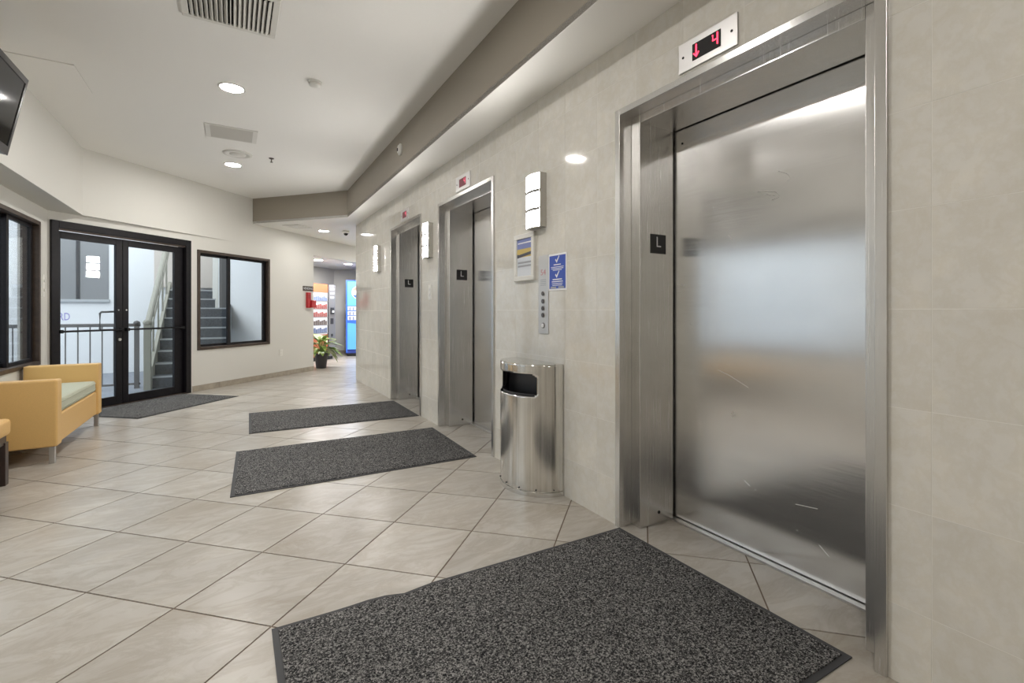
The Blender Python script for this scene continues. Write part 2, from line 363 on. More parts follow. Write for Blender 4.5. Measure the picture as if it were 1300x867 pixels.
# low ceiling beyond the taupe bulkhead and along the elevators
BK0, BK1 = (1.412, YB), (1.53, 7.87)                 # bulkhead face along the elevators
BK2 = dw(6.76)                                       # where the far bulkhead meets the door wall
low = MB().prism([BK0, (XW+0.01, YB), (XW+0.01, BK1[1]), BK1], ZS, ZS+0.04)
low.prism([BK1, (XW+0.01, BK1[1]), (XW+0.01, YE-0.01), (XR, YE-0.01), (XR, XR+DC), dw(6.76)], ZS, ZS+0.04)
struct('ceiling_soffit', low, 'soffit_paint')
struct('ceiling_vending', MB().prism([dw(S0-0.2, 0.01), (XR, XR+DC+0.01), (XR, YV), (YV-NV, YV), dw(S0-0.2, 1.93)], 2.335, 2.375), 'ceiling_paint')
def inset(p, q, t):    # strip of thickness t to the right of p->q
    d = Vector((q[0]-p[0], q[1]-p[1])).normalized(); n = Vector((d.y, -d.x))*t
    return [p, q, (q[0]+n.x, q[1]+n.y), (p[0]+n.x, p[1]+n.y)]
struct('trim_1', MB().prism([BK0, BK1, (BK1[0]+0.05, BK1[1]+0.02), (BK0[0]+0.05, BK0[1])], ZS+0.003, ZC), 'taupe_paint')
struct('trim_2', MB().prism([BK1, BK2, (BK2[0]+0.035, BK2[1]+0.035), (BK1[0]+0.05, BK1[1]+0.02)], ZS+0.003, ZC), 'taupe_paint')
bk = -1.482; nb = 6.29*math.sqrt(2); yb_ = bk+nb; pe = dw(6.43)
struct('wall_bulkhead_left', MB().prism([(XL-0.02, YB), (bk, YB), (bk, yb_), dw(3.86, 0.02)], ZB, ZC), 'wall_paint')
struct('wall_bulkhead_front', MB().prism([(bk, yb_), pe, dw(6.43, 0.02), dw(3.86, 0.02)], ZB, ZC), 'wall_paint')
# --- tiled baseboard along the door wall
def baseboard(name, s_list, loc, rz):
    t = MB().box(s_list[0], s_list[-1], -0.006, 0.002, 0, 0.08).build(name, 'grout_wall', None, loc, rz); t['kind'] = 'structure'
    for a0, a1 in zip(s_list[:-1], s_list[1:]):
        MB().box(a0+0.002, a1-0.002, -0.011, 0.0, 0.001, 0.085).build('base_piece', 'base_tile', t)
baseboard('baseboard_front', [5.64, 6.092, 6.55, 7.005, 7.465, 7.92, S0], O0, DW)
baseboard('baseboard_vending', [9.0, 9.46, 9.92, 10.4, 10.86, 11.32, 11.715], (O0[0]-1.93*R2, O0[1]+1.93*R2, 0), DW)
baseboard('baseboard_back', [2.42, 2.88, 3.34, 3.8, 4.26], (0, YV, 0), 0)
# --- courtyard outside
struct('floor_outside', MB().prism([(-7.0, -3.0), (XL-0.16, -3.0), (XL-0.16, 7.32), dw(S0-0.35, 0.15), dw(S0-0.35, 1.9), (0.62, 12.2), (-7.0, 12.2)], -0.10, -0.03), 'outside_floor')
struct('wall_outside', MB().box(-7.0, 0.55, 12.2, 12.4, -0.1, 4.6), 'outside_white')
struct('wall_landing', MB().box(-1.35, -0.12, 12.12, 12.2, 1.66, 3.2), 'outside_beige')  # beige colour stands in for warmer light on the wall past the landing
struct('wall_outside_left', MB().box(-7.2, -7.0, -3.2, 12.4, -0.1, 3.6), 'outside_white')
struct('wall_outside_near', MB().box(-7.2, XL-0.16, -3.2, -3.0, -0.1, 3.6), 'outside_white')

# ================================================================== ELEVATORS
def elevator(n, y0, y1, label):
    yc, W = (y0+y1)/2, y1-y0; hw = W/2
    t = thing('door_%d' % n, label, 'elevator', (XW, yc, 0), RW, kind='structure')
    F, S, T1 = 0.035, 0.10, 2.24
    c = MB()
    for sgn in (-1, 1): c.prism([(sgn*hw, -0.012), (sgn*(hw-F), -0.012), (sgn*(hw-F), 0.080), (sgn*hw, 0.080)], 0, OT)
    c.box(-hw+F, hw-F, -0.012, 0.080, T1, OT)
    c.build('casing', 'steel', t, bevel=0.0015)
    for sgn in (-1, 1):
        j = MB().prism([(sgn*(hw-F), 0.076), (sgn*(hw-S), 0.076), (sgn*(hw-S), 0.334), (sgn*(hw-F), 0.334)], 0, T1).build('jamb', 'steel', t, bevel=0.003)
        if sgn < 0:
            pl = MB().box(0, 0.003, -0.058, 0.058, -0.053, 0.053).build('floor_plate', 'plate_black', j, (-(hw-S), 0.213, 1.549))
            pl['label'] = 'black plate with white letter L'
            lettering('letter', 'L', 0.082, 'print_white', pl, (0.0034, 0.0, 0.008), (math.pi/2, 0, math.pi/2))
            MB().cyl((0, 0, 0), 0.009, 0.002, 'x', 12).build('jamb_screw', 'black_metal', j, (-(hw-S), 0.22, 0.06))
    box('header', 'steel', t, -hw+S, hw-S, 0.076, 0.334, 2.195, T1, 0.002)
    d = box('door_panel', 'steel_door', t, -hw+0.06, hw-0.06, 0.347, 0.377, 0.014, 2.30)
    MB().cyl((0, 0, 0), 0.006, 0.002, 'y', 12).build('panel_screw', 'black_metal', d, (-(hw-S)+0.055, 0.347, 2.115))
    sl = box('sill', 'aluminium', t, -hw+S, hw-S, 0.308, 0.345, 0.0, 0.010)
    box('shaft_back', 'dark_void', t, -hw+0.01, hw-0.01, 0.40, 0.43, 0.0, 2.32)
    return t
e1 = elevator(1, *EL[0], 'wide brushed steel elevator door beside the waste bin, with grey mat lying before it')
for pts in [[(0.067, 1.824), (0.111, 1.799), (0.126, 1.774), (0.108, 1.768)], [(-0.035, 1.751), (0.056, 1.729), (0.074, 1.703), (0.036, 1.696)], [(0.005, 1.732), (0.052, 1.711)], [(-0.193, 1.561), (-0.171, 1.53)], [(-0.254, 0.871), (-0.193, 0.853), (-0.084, 0.804)], [(-0.105, 0.344), (-0.076, 0.326)], [(0.249, 0.173), (0.287, 0.142)], [(0.147, 0.314), (0.242, 0.326)]]:
    MB().tube([(p[0], 0.3468, p[1]) for p in pts], 0.0013, 4).build('scuff_mark', 'scuff', e1)
elevator(2, *EL[1], 'brushed steel elevator door between the framed poster and the small call plate')
elevator(3, *EL[2], 'brushed steel elevator door at the end of the tiled wall nearest the vending room')
GI = 'floor indicators above elevator doors'
def indicator(yc, label, lit):
    t = thing('floor_indicator', label, 'indicator', (XW, yc, 2.29), RW, GI)
    box('plate', 'panel_steel', t, -0.155, 0.155, -0.008, 0.0, 0, 0.135, 0.0015)
    d = box('display', 'display_dim' if not lit else 'black_gloss', t, -0.075, 0.075, -0.0095, -0.006, 0.03, 0.105)
    for sx in (-0.128, 0.128): MB().cyl((sx, -0.008, 0.068), 0.006, 0.002, 'y', 10).build('screw', 'black_metal', t)
    m = 'led_red' if lit else 'led_dim'
    y_ = -0.0105
    def bar(name, pts, r): return MB().tube([(p[0], y_, p[1]) for p in pts], r, 5).build(name, m, d)
    if lit:
        bar('arrow_shaft', [(-0.052, 0.096), (-0.052, 0.044)], 0.0033)
        bar('arrow_head', [(-0.066, 0.060), (-0.052, 0.042), (-0.038, 0.060)], 0.0033)
        bar('digit', [(0.036, 0.094), (0.036, 0.070), (0.060, 0.070)], 0.0033); bar('digit', [(0.060, 0.097), (0.060, 0.046)], 0.0033)
    else:
        bar('digit', [(0.036, 0.094), (0.036, 0.070), (0.060, 0.070)], 0.003); bar('digit', [(0.060, 0.097), (0.060, 0.046)], 0.003)
indicator(1.41, 'steel floor indicator with lit red arrow and number 4', True)
indicator(4.065, 'steel floor indicator with dim red display above the elevator by the poster', False)
indicator(5.81, 'steel floor indicator with dim red display above the elevator at wall end', False)

# ================================================================== SCONCES
def sconce(yc, label):
    t = thing('wall_sconce', label, 'wall lamp', (XW, yc, 1.745), RW, 'sconces between the elevator doors')
    W, D, H = 0.088, 0.072, 0.365
    box('back_plate', 'sconce_metal', t, -W, W, -0.012, 0.0, 0, H)
    for sx in (-1, 1): box('side_plate', 'sconce_metal', t, sx*W, sx*(W-0.005), -D+0.018, -0.012, 0, H)
    arc = lambda off: [(x*(W-0.005+off), -(D-0.018+0.018*math.cos(x*math.pi/2)+off)) for x in [i/5-1 for i in range(11)]]
    def shell(off0, off1, z0, z1):
        o_, i_ = arc(off1), arc(off0); return MB().prism(o_+i_[::-1], z0, z1)
    shell(-0.004, 0.0, 0.004, H-0.004).build('diffuser', 'sconce_glow', t, smooth=False)
    for z0, z1 in ((0.111, 0.132), (0.233, 0.254)): shell(0.0003, 0.003, z0, z1).build('band', 'sconce_band', t)
    cap = arc(-0.001)+[(W-0.006, -0.012), (-W+0.006, -0.012)]
    MB().prism(cap, H-0.004, H).build('top_cap', 'sconce_metal', t); MB().prism(cap, 0, 0.004).build('bottom_cap', 'sconce_metal', t)
sconce(2.785, 'lit box sconce with two metal bands above the framed poster')
sconce(4.935, 'lit box sconce with metal bands between the two smaller elevator doors')
sconce(7.03, 'lit box sconce on the last stretch of tiled wall before the vending room')

# ================================================================== POSTER, CALL PANELS, NOTICE
t = thing('framed_poster', 'white framed poster with blue sky and yellow sand below a lit sconce', 'picture', (XW, 2.963, 1.395), RW)
W, H = 0.137, 0.338
f = MB(); f.box(-W, W, -0.022, 0, 0, 0.035).box(-W, W, -0.022, 0, H-0.035, H).box(-W, -W+0.035, -0.022, 0, 0.035, H-0.035).box(W-0.035, W, -0.022, 0, 0.035, H-0.035)
f.build('frame', 'white_plastic', t, bevel=0.003)
pr = box('print', 'poster_pale', t, -W+0.035, W-0.035, -0.012, -0.004, 0.035, H-0.035)
a0, a1 = -W+0.035, W-0.035
box('sky_print', 'poster_sky', pr, a0, a1, -0.0128, -0.012, 0.232, H-0.036); box('sand_print', 'poster_sand', pr, a0, a1, -0.0128, -0.012, 0.172, 0.232)
MB().prism([(a0, 0.168), (a1, 0.186), (a1, 0.207), (a0+0.03, 0.192), (a0, 0.196)], 0.0128, 0.0134, 'y').build('shore_print', 'poster_dark', pr)
for k, (z, sz, m) in enumerate(((0.135, 0.020, 'print_grey'), (0.110, 0.020, 'print_grey'), (0.276, 0.014, 'print_white'))):
    MB().box(a0+0.012, a1-0.012, -0.0134, -0.012, z-sz*0.45, z+sz*0.2).build('print_line', m, pr)
t = thing('call_station', 'tall steel elevator call panel with round buttons beside blue notice', 'call panel', (XW, 2.727, 1.025), RW)
box('plate', 'panel_steel', t, -0.06, 0.06, -0.006, 0, 0, 0.53, 0.001)
for z, m in ((0.271, 'button_dark'), (0.219, 'button_dark'), (0.171, 'button_dark'), (0.125, 'button_dark'), (0.055, 'print_white')):
    b = MB().cyl((0, -0.006, z), 0.019, 0.003, 'y', 20).build('button_ring', 'aluminium' if m == 'button_dark' else 'button_dark', t)
    MB().cyl((0, -0.009, z), 0.015 if m == 'button_dark' else 0.014, 0.004, 'y', 20).build('button', m, b)
lettering('panel_number', '54', 0.055, 'print_pink', t, (0, -0.0068, 0.413), sx=1.2)
for k in range(4): box('small_print', 'print_grey', t, -0.034, 0.034, -0.0066, -0.006, 0.362-k*0.012, 0.366-k*0.012)
t = thing('notice', 'blue notice sheet with two white check marks beside the call panel', 'notice', (XW, 2.5655, 1.312), RW)
W, H = 0.1025, 0.24
sh = box('sheet', 'print_white', t, -W, W, -0.003, 0, 0, H)
box('blue_field', 'notice_blue', t, -W+0.012, W-0.012, -0.0036, -0.003, 0.012, H-0.012)
for zc in (0.196, 0.098):
    MB().prism([(-0.024, zc+0.004), (-0.016, zc+0.011), (-0.008, zc-0.002), (0.018, zc+0.030), (0.024, zc+0.026), (-0.006, zc-0.017)], 0.0036, 0.0042, 'y').build('check_mark', 'print_white', t)
for z, hw_, hh in ((0.168, .040, .006), (0.153, .072, .004), (0.143, .068, .004), (0.133, .050, .004), (0.072, .052, .007), (0.058, .062, .006), (0.045, .060, .004), (0.034, .055, .004)):
    box('print_line', 'print_white', t, -hw_, hw_, -0.0041, -0.0036, z-hh/2, z+hh/2)
box('print_block', 'print_grey', t, -0.075, -0.012, -0.0041, -0.0036, 0.014, 0.026); box('print_block', 'print_grey', t, 0.012, 0.075, -0.0041, -0.0036, 0.014, 0.026)
t = thing('call_button_unit', 'small white call plate with two buttons under the second sconce', 'call panel', (XW, 4.93, 1.30), RW)
box('plate', 'white_plastic', t, -0.045, 0.045, -0.006, 0, 0, 0.16, 0.001)
for z in (0.05, 0.11): MB().cyl((0, -0.006, z), 0.016, 0.003, 'y', 14).build('button', 'panel_steel', t)

# ================================================================== WASTE BIN (half-round, with mouth)
t = thing('waste_bin', 'half round stainless steel waste bin with open mouth against tiled wall', 'waste bin', (XW-0.004, 2.79, 0), RW)
A, B, H = 0.293, 0.252, 0.835
PH = 52.0
def binpt(ph, k=1.0): return (A*k*math.sin(math.radians(ph)), -B*k*math.cos(math.radians(ph)))
zs = [0.028, 0.30, 0.632, 0.645, 0.665, 0.70, 0.735, 0.757, 0.772, 0.780, H]
phs = [-90+i*3 for i in range(61)]
def inhole(ph, z):
    zc, hz, hp, rc = 0.703, 0.073, PH, 9.0
    x, y = abs(ph)/1.0, abs(z-zc)
    if x > hp or y > hz: return False
    rx, ry = 12.0, 0.034
    if x > hp-rx and y > hz-ry: return ((x-(hp-rx))/rx)**2+((y-(hz-ry))/ry)**2 <= 1
    return True
nz_ = 84; zz = [0.028+(H-0.028)*i/nz_ for i in range(nz_+1)]
vs, fs = [], []
for ph in phs:
    for z in zz: vs.append((*binpt(ph), z))
m = len(zz)
for i in range(len(phs)-1):
    for k in range(m-1):
        if not inhole((phs[i]+phs[i+1])/2, (zz[k]+zz[k+1])/2): fs.append((i*m+k, (i+1)*m+k, (i+1)*m+k+1, i*m+k+1))
bo = MB().add(vs, fs).build('body', 'steel_can', t, smooth=True)
sm = bo.modifiers.new('thick', 'SOLIDIFY'); sm.thickness = 0.003; sm.offset = -1
MB().prism([(-A, 0.0), (-A, -0.006), (A, -0.006), (A, 0.0)], 0.028, H).build('back_panel', 'steel_can', t)
MB().prism([binpt(p) for p in phs], H, H+0.004).build('top', 'steel_can', t)
MB().prism([binpt(p, 1.012) for p in phs], 0.0, 0.028).build('base_band', 'chrome', t)
for p in range(-75, 80, 25):
    q = binpt(p, 1.004); MB().cyl((q[0], q[1], 0.045), 0.005, 0.004, 'y', 8).build('rivet', 'black_metal', t)
ln = MB(); v2 = []; f2 = []
for ph in phs:
    for z in (0.05, 0.61, 0.64, 0.648): v2.append((*binpt(ph, 0.93), z))
for i in range(len(phs)-1):
    for k in range(3): f2.append((i*4+k, (i+1)*4+k, (i+1)*4+k+1, i*4+k+1))
ln.add(v2, f2).build('liner', 'vend_dark', t, smooth=True)
box('chute', 'vend_dark', t, -A*0.9, A*0.9, -0.09, -0.012, 0.60, 0.82)

# ================================================================== FLOOR MATS
def floor_mat(label, corners, rz=0.0, wave=None):
    cx = sum(c[0] for c in corners)/4; cyy = sum(c[1] for c in corners)/4
    t = thing('floor_mat', label, 'floor mat', (cx, cyy, 0), 0)
    C4 = [Vector((c[0]-cx, c[1]-cyy)) for c in corners]
    def P(u, v):
        p = C4[0].lerp(C4[1], u).lerp(C4[3].lerp(C4[2], u), v)
        if wave: p = p+Vector((0, wave(u, v)))
        return p
    lu = (C4[1]-C4[0]).length; lv = (C4[3]-C4[0]).length; e = 0.022; eu, ev = e/lu, e/lv
    def sheet(us, vs_, z0, z1):
        b = MB(); n, m_ = len(us), len(vs_)
        top = [(*P(u, v), z1) for u in us for v in vs_]; bot = [(*P(u, v), z0) for u in us for v in vs_]
        b.v = top+bot; N = n*m_
        for i in range(n-1):
            for k in range(m_-1):
                q = (i*m_+k, (i+1)*m_+k, (i+1)*m_+k+1, i*m_+k+1); b.f.append(q); b.f.append(tuple(N+x for x in q[::-1]))
        for i in range(n-1):
            b.f.append((i*m_, N+i*m_, N+(i+1)*m_, (i+1)*m_)); b.f.append((i*m_+m_-1, (i+1)*m_+m_-1, N+(i+1)*m_+m_-1, N+i*m_+m_-1))
        for k in range(m_-1):
            b.f.append((k, k+1, N+k+1, N+k)); j = (n-1)*m_+k; b.f.append((j, N+j, N+j+1, j+1))
        return b
    us = [i/24 for i in range(25)]; vs_ = [i/12 for i in range(13)]
    sheet(us, vs_, 0.0005, 0.005).build('rubber_edge', 'rubber', t)
    sheet([eu+(1-2*eu)*u for u in us], [ev+(1-2*ev)*v for v in vs_], 0.004, 0.0095).build('pile', 'mat_pile', t, smooth=False)
wv = lambda u, v: -0.022*math.exp(-((u-0.30)/0.035)**2)*v**3 + 0.008*math.exp(-((u-0.22)/0.05)**2)*v**3
floor_mat('dark grey loop pile floor mat lying before the wide elevator door', [(0.117, 0.86), (1.795, 0.82), (1.790, 1.965), (0.122, 2.005)], wave=wv)
floor_mat('dark grey floor mat before the elevator door by the framed poster', [(-0.016, 3.562), (1.681, 3.527), (1.72, 4.639), (0.024, 4.687)])
floor_mat('grey brown floor mat before the elevator door at the end of tiled wall', [(0.131, 5.314), (1.786, 5.239), (1.798, 6.285), (0.157, 6.375)])
d0 = (-0.885, 6.679); d1 = (0.068, 7.745)
floor_mat('bluish grey floor mat just inside the glass double doors', [d0, d1, (d1[0]-0.744, d1[1]+0.674), (d0[0]-0.744, d0[1]+0.674)])

# ================================================================== GLASS DOUBLE DOOR AND WINDOWS
t = thing('door_4', 'dark framed glass double doors with push bars opening to a stairwell', 'door', O0, DW, kind='structure')
fr = MB(); fr.box(DS0, DS0+0.07, -0.03, 0.12, 0, DTOP).box(DS1-0.08, DS1, -0.03, 0.12, 0, DTOP).box(DS0+0.07, DS1-0.08, -0.03, 0.12, DTOP-0.085, DTOP)
fr.build('door_frame', 'bronze', t, bevel=0.004)
box('frame_bead', 'bronze_brown', t, DS0+0.07, DS1-0.08, -0.012, 0.02, DTOP-0.105, DTOP-0.085)
box('threshold', 'bronze_brown', t, DS0+0.02, DS1-0.02, -0.03, 0.12, 0, 0.012)
def leaf(x0, x1, st0, st1, hinge_right):
    y0, y1 = 0.03, 0.07; z0, z1, zb, zt = 0.014, DTOP-0.107, 0.115, 2.0
    l = MB(); l.box(x0, x0+st0, y0, y1, z0, z1).box(x1-st1, x1, y0, y1, z0, z1).box(x0+st0, x1-st1, y0, y1, z0, zb).box(x0+st0, x1-st1, y0, y1, zt, z1)
    lf = l.build('door_leaf', 'bronze', t, bevel=0.003)
    MB().box(x0+st0-0.006, x1-st1+0.006, 0.047, 0.053, zb-0.006, zt+0.006).build('glass', 'pane_glass', lf)
    MB().tube([(x0+0.02, y0-0.045, 0.945), (x1-0.02, y0-0.045, 0.945)], 0.012, 10).build('push_bar', 'black_metal', lf)
    for xx in (x0+0.03, x1-0.03): MB().box(xx-0.015, xx+0.015, y0-0.055, y0+0.002, 0.925, 0.965).build('bar_bracket', 'black_metal', lf)
    return lf
sm_ = 4.705
lf1 = leaf(DS0+0.072, sm_-0.003, 0.05, 0.075, False); lf2 = leaf(sm_+0.003, DS1-0.082, 0.07, 0.125, True)
MB().tube([(sm_-0.05, 0.07, 1.17), (sm_-0.05, 0.12, 1.17), (sm_-0.185, 0.12, 1.165), (sm_-0.2, 0.12, 1.15), (sm_-0.2, 0.12, 0.96), (sm_-0.185, 0.12, 0.945), (sm_-0.05, 0.12, 0.94), (sm_-0.05, 0.07, 0.94)], 0.012, 8).build('pull_handle', 'rail_grey', lf1)
MB().cyl((sm_-0.04, 0.03, 0.82), 0.018, 0.012, 'y', 14).build('lock_cylinder', 'aluminium', lf1)
for lf_, xx in ((lf1, sm_-0.05), (lf2, sm_+0.045)): MB().cyl((xx, 0.03, 1.19), 0.009, 0.004, 'y', 10).build('handle_bolt', 'aluminium', lf_)

def window(n, label, loc, rz, x0, x1, z0, z1, mull):
    t = thing('window_%d' % n, label, 'window', loc, rz, kind='structure'); b = 0.042
    f = MB(); f.box(x0, x0+b, -0.018, 0.13, z0, z1).box(x1-b, x1, -0.018, 0.13, z0, z1).box(x0+b, x1-b, -0.018, 0.13, z0, z0+b).box(x0+b, x1-b, -0.018, 0.13, z1-b, z1)
    f.build('window_frame', 'bronze_brown', t, bevel=0.004)
    def sash(a0, a1, y, mat):
        s_ = 0.055; q0, q1 = z0+b, z1-b
        l = MB(); l.box(a0, a0+s_, y, y+0.03, q0, q1).box(a1-s_, a1, y, y+0.03, q0, q1).box(a0+s_, a1-s_, y, y+0.03, q0, q0+0.035).box(a0+s_, a1-s_, y, y+0.03, q1-0.035, q1)
        o = l.build('sash', mat, t, bevel=0.003); MB().box(a0+s_-0.005, a1-s_+0.005, y+0.012, y+0.018, q0+0.03, q1-0.03).build('glass', 'pane_glass', o)
    sash(x0+b, mull+0.045, 0.075, 'bronze'); sash(mull-0.05, x1-b, 0.035, 'bronze')
window(1, 'brown framed sliding window beside the glass doors, stair seen behind', O0, DW, *W2[:2], W2[2], W2[3], 6.34)
window(2, 'brown framed sliding window behind the mustard settee', (XL, 0, 0), LW, WINA[0], WINA[1], 0.615, 2.115, 6.30)
window(3, 'brown framed sliding window in the left wall opposite the wide elevator', (XL, 0, 0), LW, WINB[0], WINB[1], 0.615, 2.115, 3.53)

# ================================================================== OUTSIDE THE DOORS: stair, railing, far window
t = thing('stair', 'grey stair with pale nosings rising outside the glass doors', 'stair', (-1.10, 9.42, -0.03))
RIS, TRD, SW = 0.1815, 0.302, 1.02
for k in range(9):
    s_ = box('step', 'stair_grey', t, 0.03, SW, k*TRD, (k+1)*TRD+ (0.02 if k < 8 else 0.0), k*RIS if k else 0, (k+1)*RIS)
    MB().box(0.03, SW, k*TRD-0.012, k*TRD+0.035, (k+1)*RIS-0.022, (k+1)*RIS+0.003).build('nosing', 'nosing', s_)
MB().prism([(-0.08, 0), (0.30, 0), (9*TRD, 8.0*RIS-0.1), (9*TRD, 9*RIS+0.18), (0.0, RIS+0.16), (-0.08, 0.2)], -0.02, 0.03, 'x').build('stringer', 'stair_taupe', t)
MB().prism([(-0.08, 0), (0.30, 0), (9*TRD, 8.0*RIS-0.1), (9*TRD, 9*RIS+0.18), (0.0, RIS+0.16), (-0.08, 0.2)], SW, SW+0.05, 'x').build('stringer', 'stair_grey', t)
nw = box('newel_post', 'stair_taupe', t, -0.06, 0.03, -0.17, -0.08, 0, 1.0, 0.006); MB().lathe([(0.0, 0.09), (0.05, 0.07), (0.06, 0.04), (0.05, 0.0)], 14, (-0.015, -0.125, 0.99)).build('post_cap', 'stair_taupe', nw, smooth=True)
MB().tube([(-0.015, -0.12, 1.0), (-0.015, 9*TRD, 1.0+9*RIS+0.07)], 0.042, 10).build('handrail', 'stair_taupe', t)
MB().tube([(-0.0, -0.10, 0.80), (-0.0, 9*TRD, 0.80+9*RIS+0.07)], 0.018, 8).build('lower_rail', 'stair_taupe', t)
for k in (1, 3, 5, 7): MB().tube([(-0.005, k*TRD+0.1, (k+1)*RIS), (-0.005, k*TRD+0.1, 0.99+(k+0.4)*RIS)], 0.014, 8).build('rail_post', 'stair_taupe', t)
box('end_post', 'rail_grey', t, SW-0.15, SW-0.0, 6.3*TRD, 6.7*TRD, 7*RIS, 3.4)
t = thing('railing', 'grey metal railing with upright balusters outside the glass doors', 'railing', (-1.24, 9.6, -0.03))
LN = 3.4
MB().box(-LN, 0.0, -0.03, 0.03, 0.965, 1.015).build('top_rail', 'rail_grey', t, bevel=0.008); MB().box(-LN, 0.0, -0.012, 0.012, 0.055, 0.085).build('bottom_rail', 'rail_grey', t)
for xx in (-0.045, -1.7, -LN):
    p_ = box('post', 'rail_grey', t, xx-0.03, xx+0.03, -0.03, 0.03, 0, 1.0); MB().lathe([(0.0, 0.06), (0.035, 0.045), (0.045, 0.02), (0.03, 0.0)], 12, (xx, 0, 1.0)).build('post_cap', 'rail_grey', p_, smooth=True)
for k in range(24):
    x_ = -0.045-0.138*(k+1)
    if min(abs(x_+1.7), abs(x_+LN)) > 0.06: MB().tube([(x_, 0, 0.07), (x_, 0, 0.98)], 0.0085, 6).build('baluster', 'rail_grey', t)
t = thing('window_4', 'grey mirrored window in the white wall across from the glass doors', 'window', (-2.42, 12.2, 1.40), 0, kind='structure')
box('pane', 'outside_pane', t, -0.40, 0.36, -0.01, 0.0, 0.0, 1.15)
box('mullion', 'vend_dark', t, -0.11, -0.06, -0.03, 0.0, 0.0, 1.15)
box('window_sill', 'nosing', t, -0.42, 0.38, -0.05, 0.0, -0.05, 0.0)
t = tag(lettering('wall_lettering', 'RD', 0.20, 'outside_lettering', None, (-2.70, 12.197, 1.065), sx=0.62), 'purple painted letters RD on the white wall beyond the glass doors', 'lettering')

# ================================================================== SETTEE AND BENCH
t = thing('settee', 'mustard vinyl settee with two arms and pale green seat cushion', 'settee', (-1.445, 5.80, 0), 0)
def slab(name, x0, x1, y0, y1, z0, z1, mat, r=0.014, parent=None): return box(name, mat, parent or t, x0, x1, y0, y1, z0, z1, r, 3)
X0, X1 = -0.265, 0.285
slab('arm', X0, X1, -0.74, -0.615, 0.13, 0.645, 'mustard_vinyl'); slab('arm', X0, X1, 0.60, 0.74, 0.13, 0.645, 'mustard_vinyl')
slab('seat_base', X0, X1-0.015, -0.614, 0.599, 0.135, 0.365, 'mustard_vinyl')
cu = slab('seat_cushion', X0+0.01, X1-0.02, -0.61, 0.595, 0.366, 0.475, 'cushion_fabric', 0.02)
for zc in (0.395, 0.450): MB().tube([(X1-0.020, -0.60, zc), (X1-0.020, 0.585, zc)], 0.004, 6).build('piping', 'cushion_fabric', cu)
for lx in (X0+0.04, X1-0.035):
    for ly in (-0.705, 0.70): slab('leg', lx-0.017, lx+0.017, ly-0.017, ly+0.017, 0.0, 0.132, 'aluminium', 0.002)
t = thing('bench', 'mustard topped bench with dark wooden legs next to the settee', 'bench', (-1.51, 4.25, 0), 0)
slab('seat', -0.21, 0.215, -0.40, 0.40, 0.335, 0.447, 'mustard_vinyl', 0.025)
slab('apron', -0.19, 0.195, -0.38, 0.38, 0.275, 0.338, 'dark_wood', 0.003)
for lx in (-0.17, 0.175):
    for ly in (-0.36, 0.36): slab('leg', lx-0.028, lx+0.028, ly-0.028, ly+0.028, 0.0, 0.29, 'dark_wood', 0.003)
for lx in (-0.17, 0.175): MB().tube([(lx, -0.34, 0.13), (lx, 0.34, 0.13)], 0.008, 8).build('stretcher', 'chrome', t)

# ================================================================== TELEVISION
t = thing('television', 'black flat television tilted down high on the window wall', 'television', (-1.25, 4.09, 2.49), 0)
tl = math.radians(11.0)
def tilted(mb, name, mat, par=None, bevel=0.0):
    M = Matrix.Rotation(tl, 4, 'Y'); mb.v = [tuple(M @ Vector(p)) for p in mb.v]; return mb.build(name, mat, par or t, bevel=bevel)
cs = tilted(MB().box(-0.045, 0.0, -0.49, 0.49, -0.27, 0.27), 'case', 'tv_bezel', bevel=0.006)
bz = MB(); bz.box(0.0, 0.006, -0.49, 0.49, 0.235, 0.27).box(0.0, 0.006, -0.49, 0.49, -0.27, -0.215).box(0.0, 0.006, 0.46, 0.49, -0.215, 0.235).box(0.0, 0.006, -0.49, -0.46, -0.215, 0.235)
tilted(bz, 'bezel', 'tv_bezel'); tilted(MB().box(0.0, 0.002, -0.46, 0.46, -0.215, 0.235), 'screen', 'screen')
box('wall_bracket', 'black_metal', t, -0.232, -0.222, -0.12, 0.12, -0.12, 0.12); box('bracket_arm', 'black_metal', t, -0.222, -0.03, -0.03, 0.03, -0.04, 0.04)

# ================================================================== CEILING FITTINGS
def downlight(x, y, z, label, group, mat='downlight_lens', r=0.082):
    t = thing('downlight', label, 'ceiling light', (x, y, z), 0, group)
    MB().lathe([(r, 0.0), (r+0.003, -0.006), (r+0.020, -0.003), (r+0.022, 0.0)], 28).build('trim_ring', 'white_metal', t, smooth=True)
    MB().cyl((0, 0, -0.003), r, 0.002, 'z', 28).build('lens', mat, t)
GD = 'downlights in the main lobby ceiling'
downlight(-0.008, 4.76, ZC, 'round lit downlight between the slatted vent and the grey return grille', GD)
downlight(0.0, 7.25, ZC, 'round lit downlight beside the round ceiling diffuser near the door', GD)
downlight(0.0, 2.25, ZC, 'round lit downlight above the mat of the wide elevator', GD)
downlight(0.0, -0.25, ZC, 'round lit downlight behind the mat of the wide elevator', GD)
downlight(0.0, -2.75, ZC, 'unseen fill downlight added near the back wall of the lobby', GD)  # added lamp out of view, fills the near tiles and jambs
downlight(1.42, 9.44, ZS, 'round lit downlight in the low ceiling beside the dome camera', 'downlights in the low ceilings', 'hall_lens')
VLP = [(1.65, 11.76), (3.5, 10.6), (2.42, 12.37)]
for i, (px, py) in enumerate(VLP):
    downlight(px, py, 2.335 if py-px > DC else ZS, ['round lit downlight over the snack machine in the vending room', 'round lit downlight in the hall behind the elevators', 'round lit downlight over the blue machine in the vending room'][i], 'downlights in the low ceilings', 'vending_lens')
t = thing('supply_vent', 'white slatted supply vent in the lobby ceiling', 'vent', (-0.012, 3.49, ZC), 0)
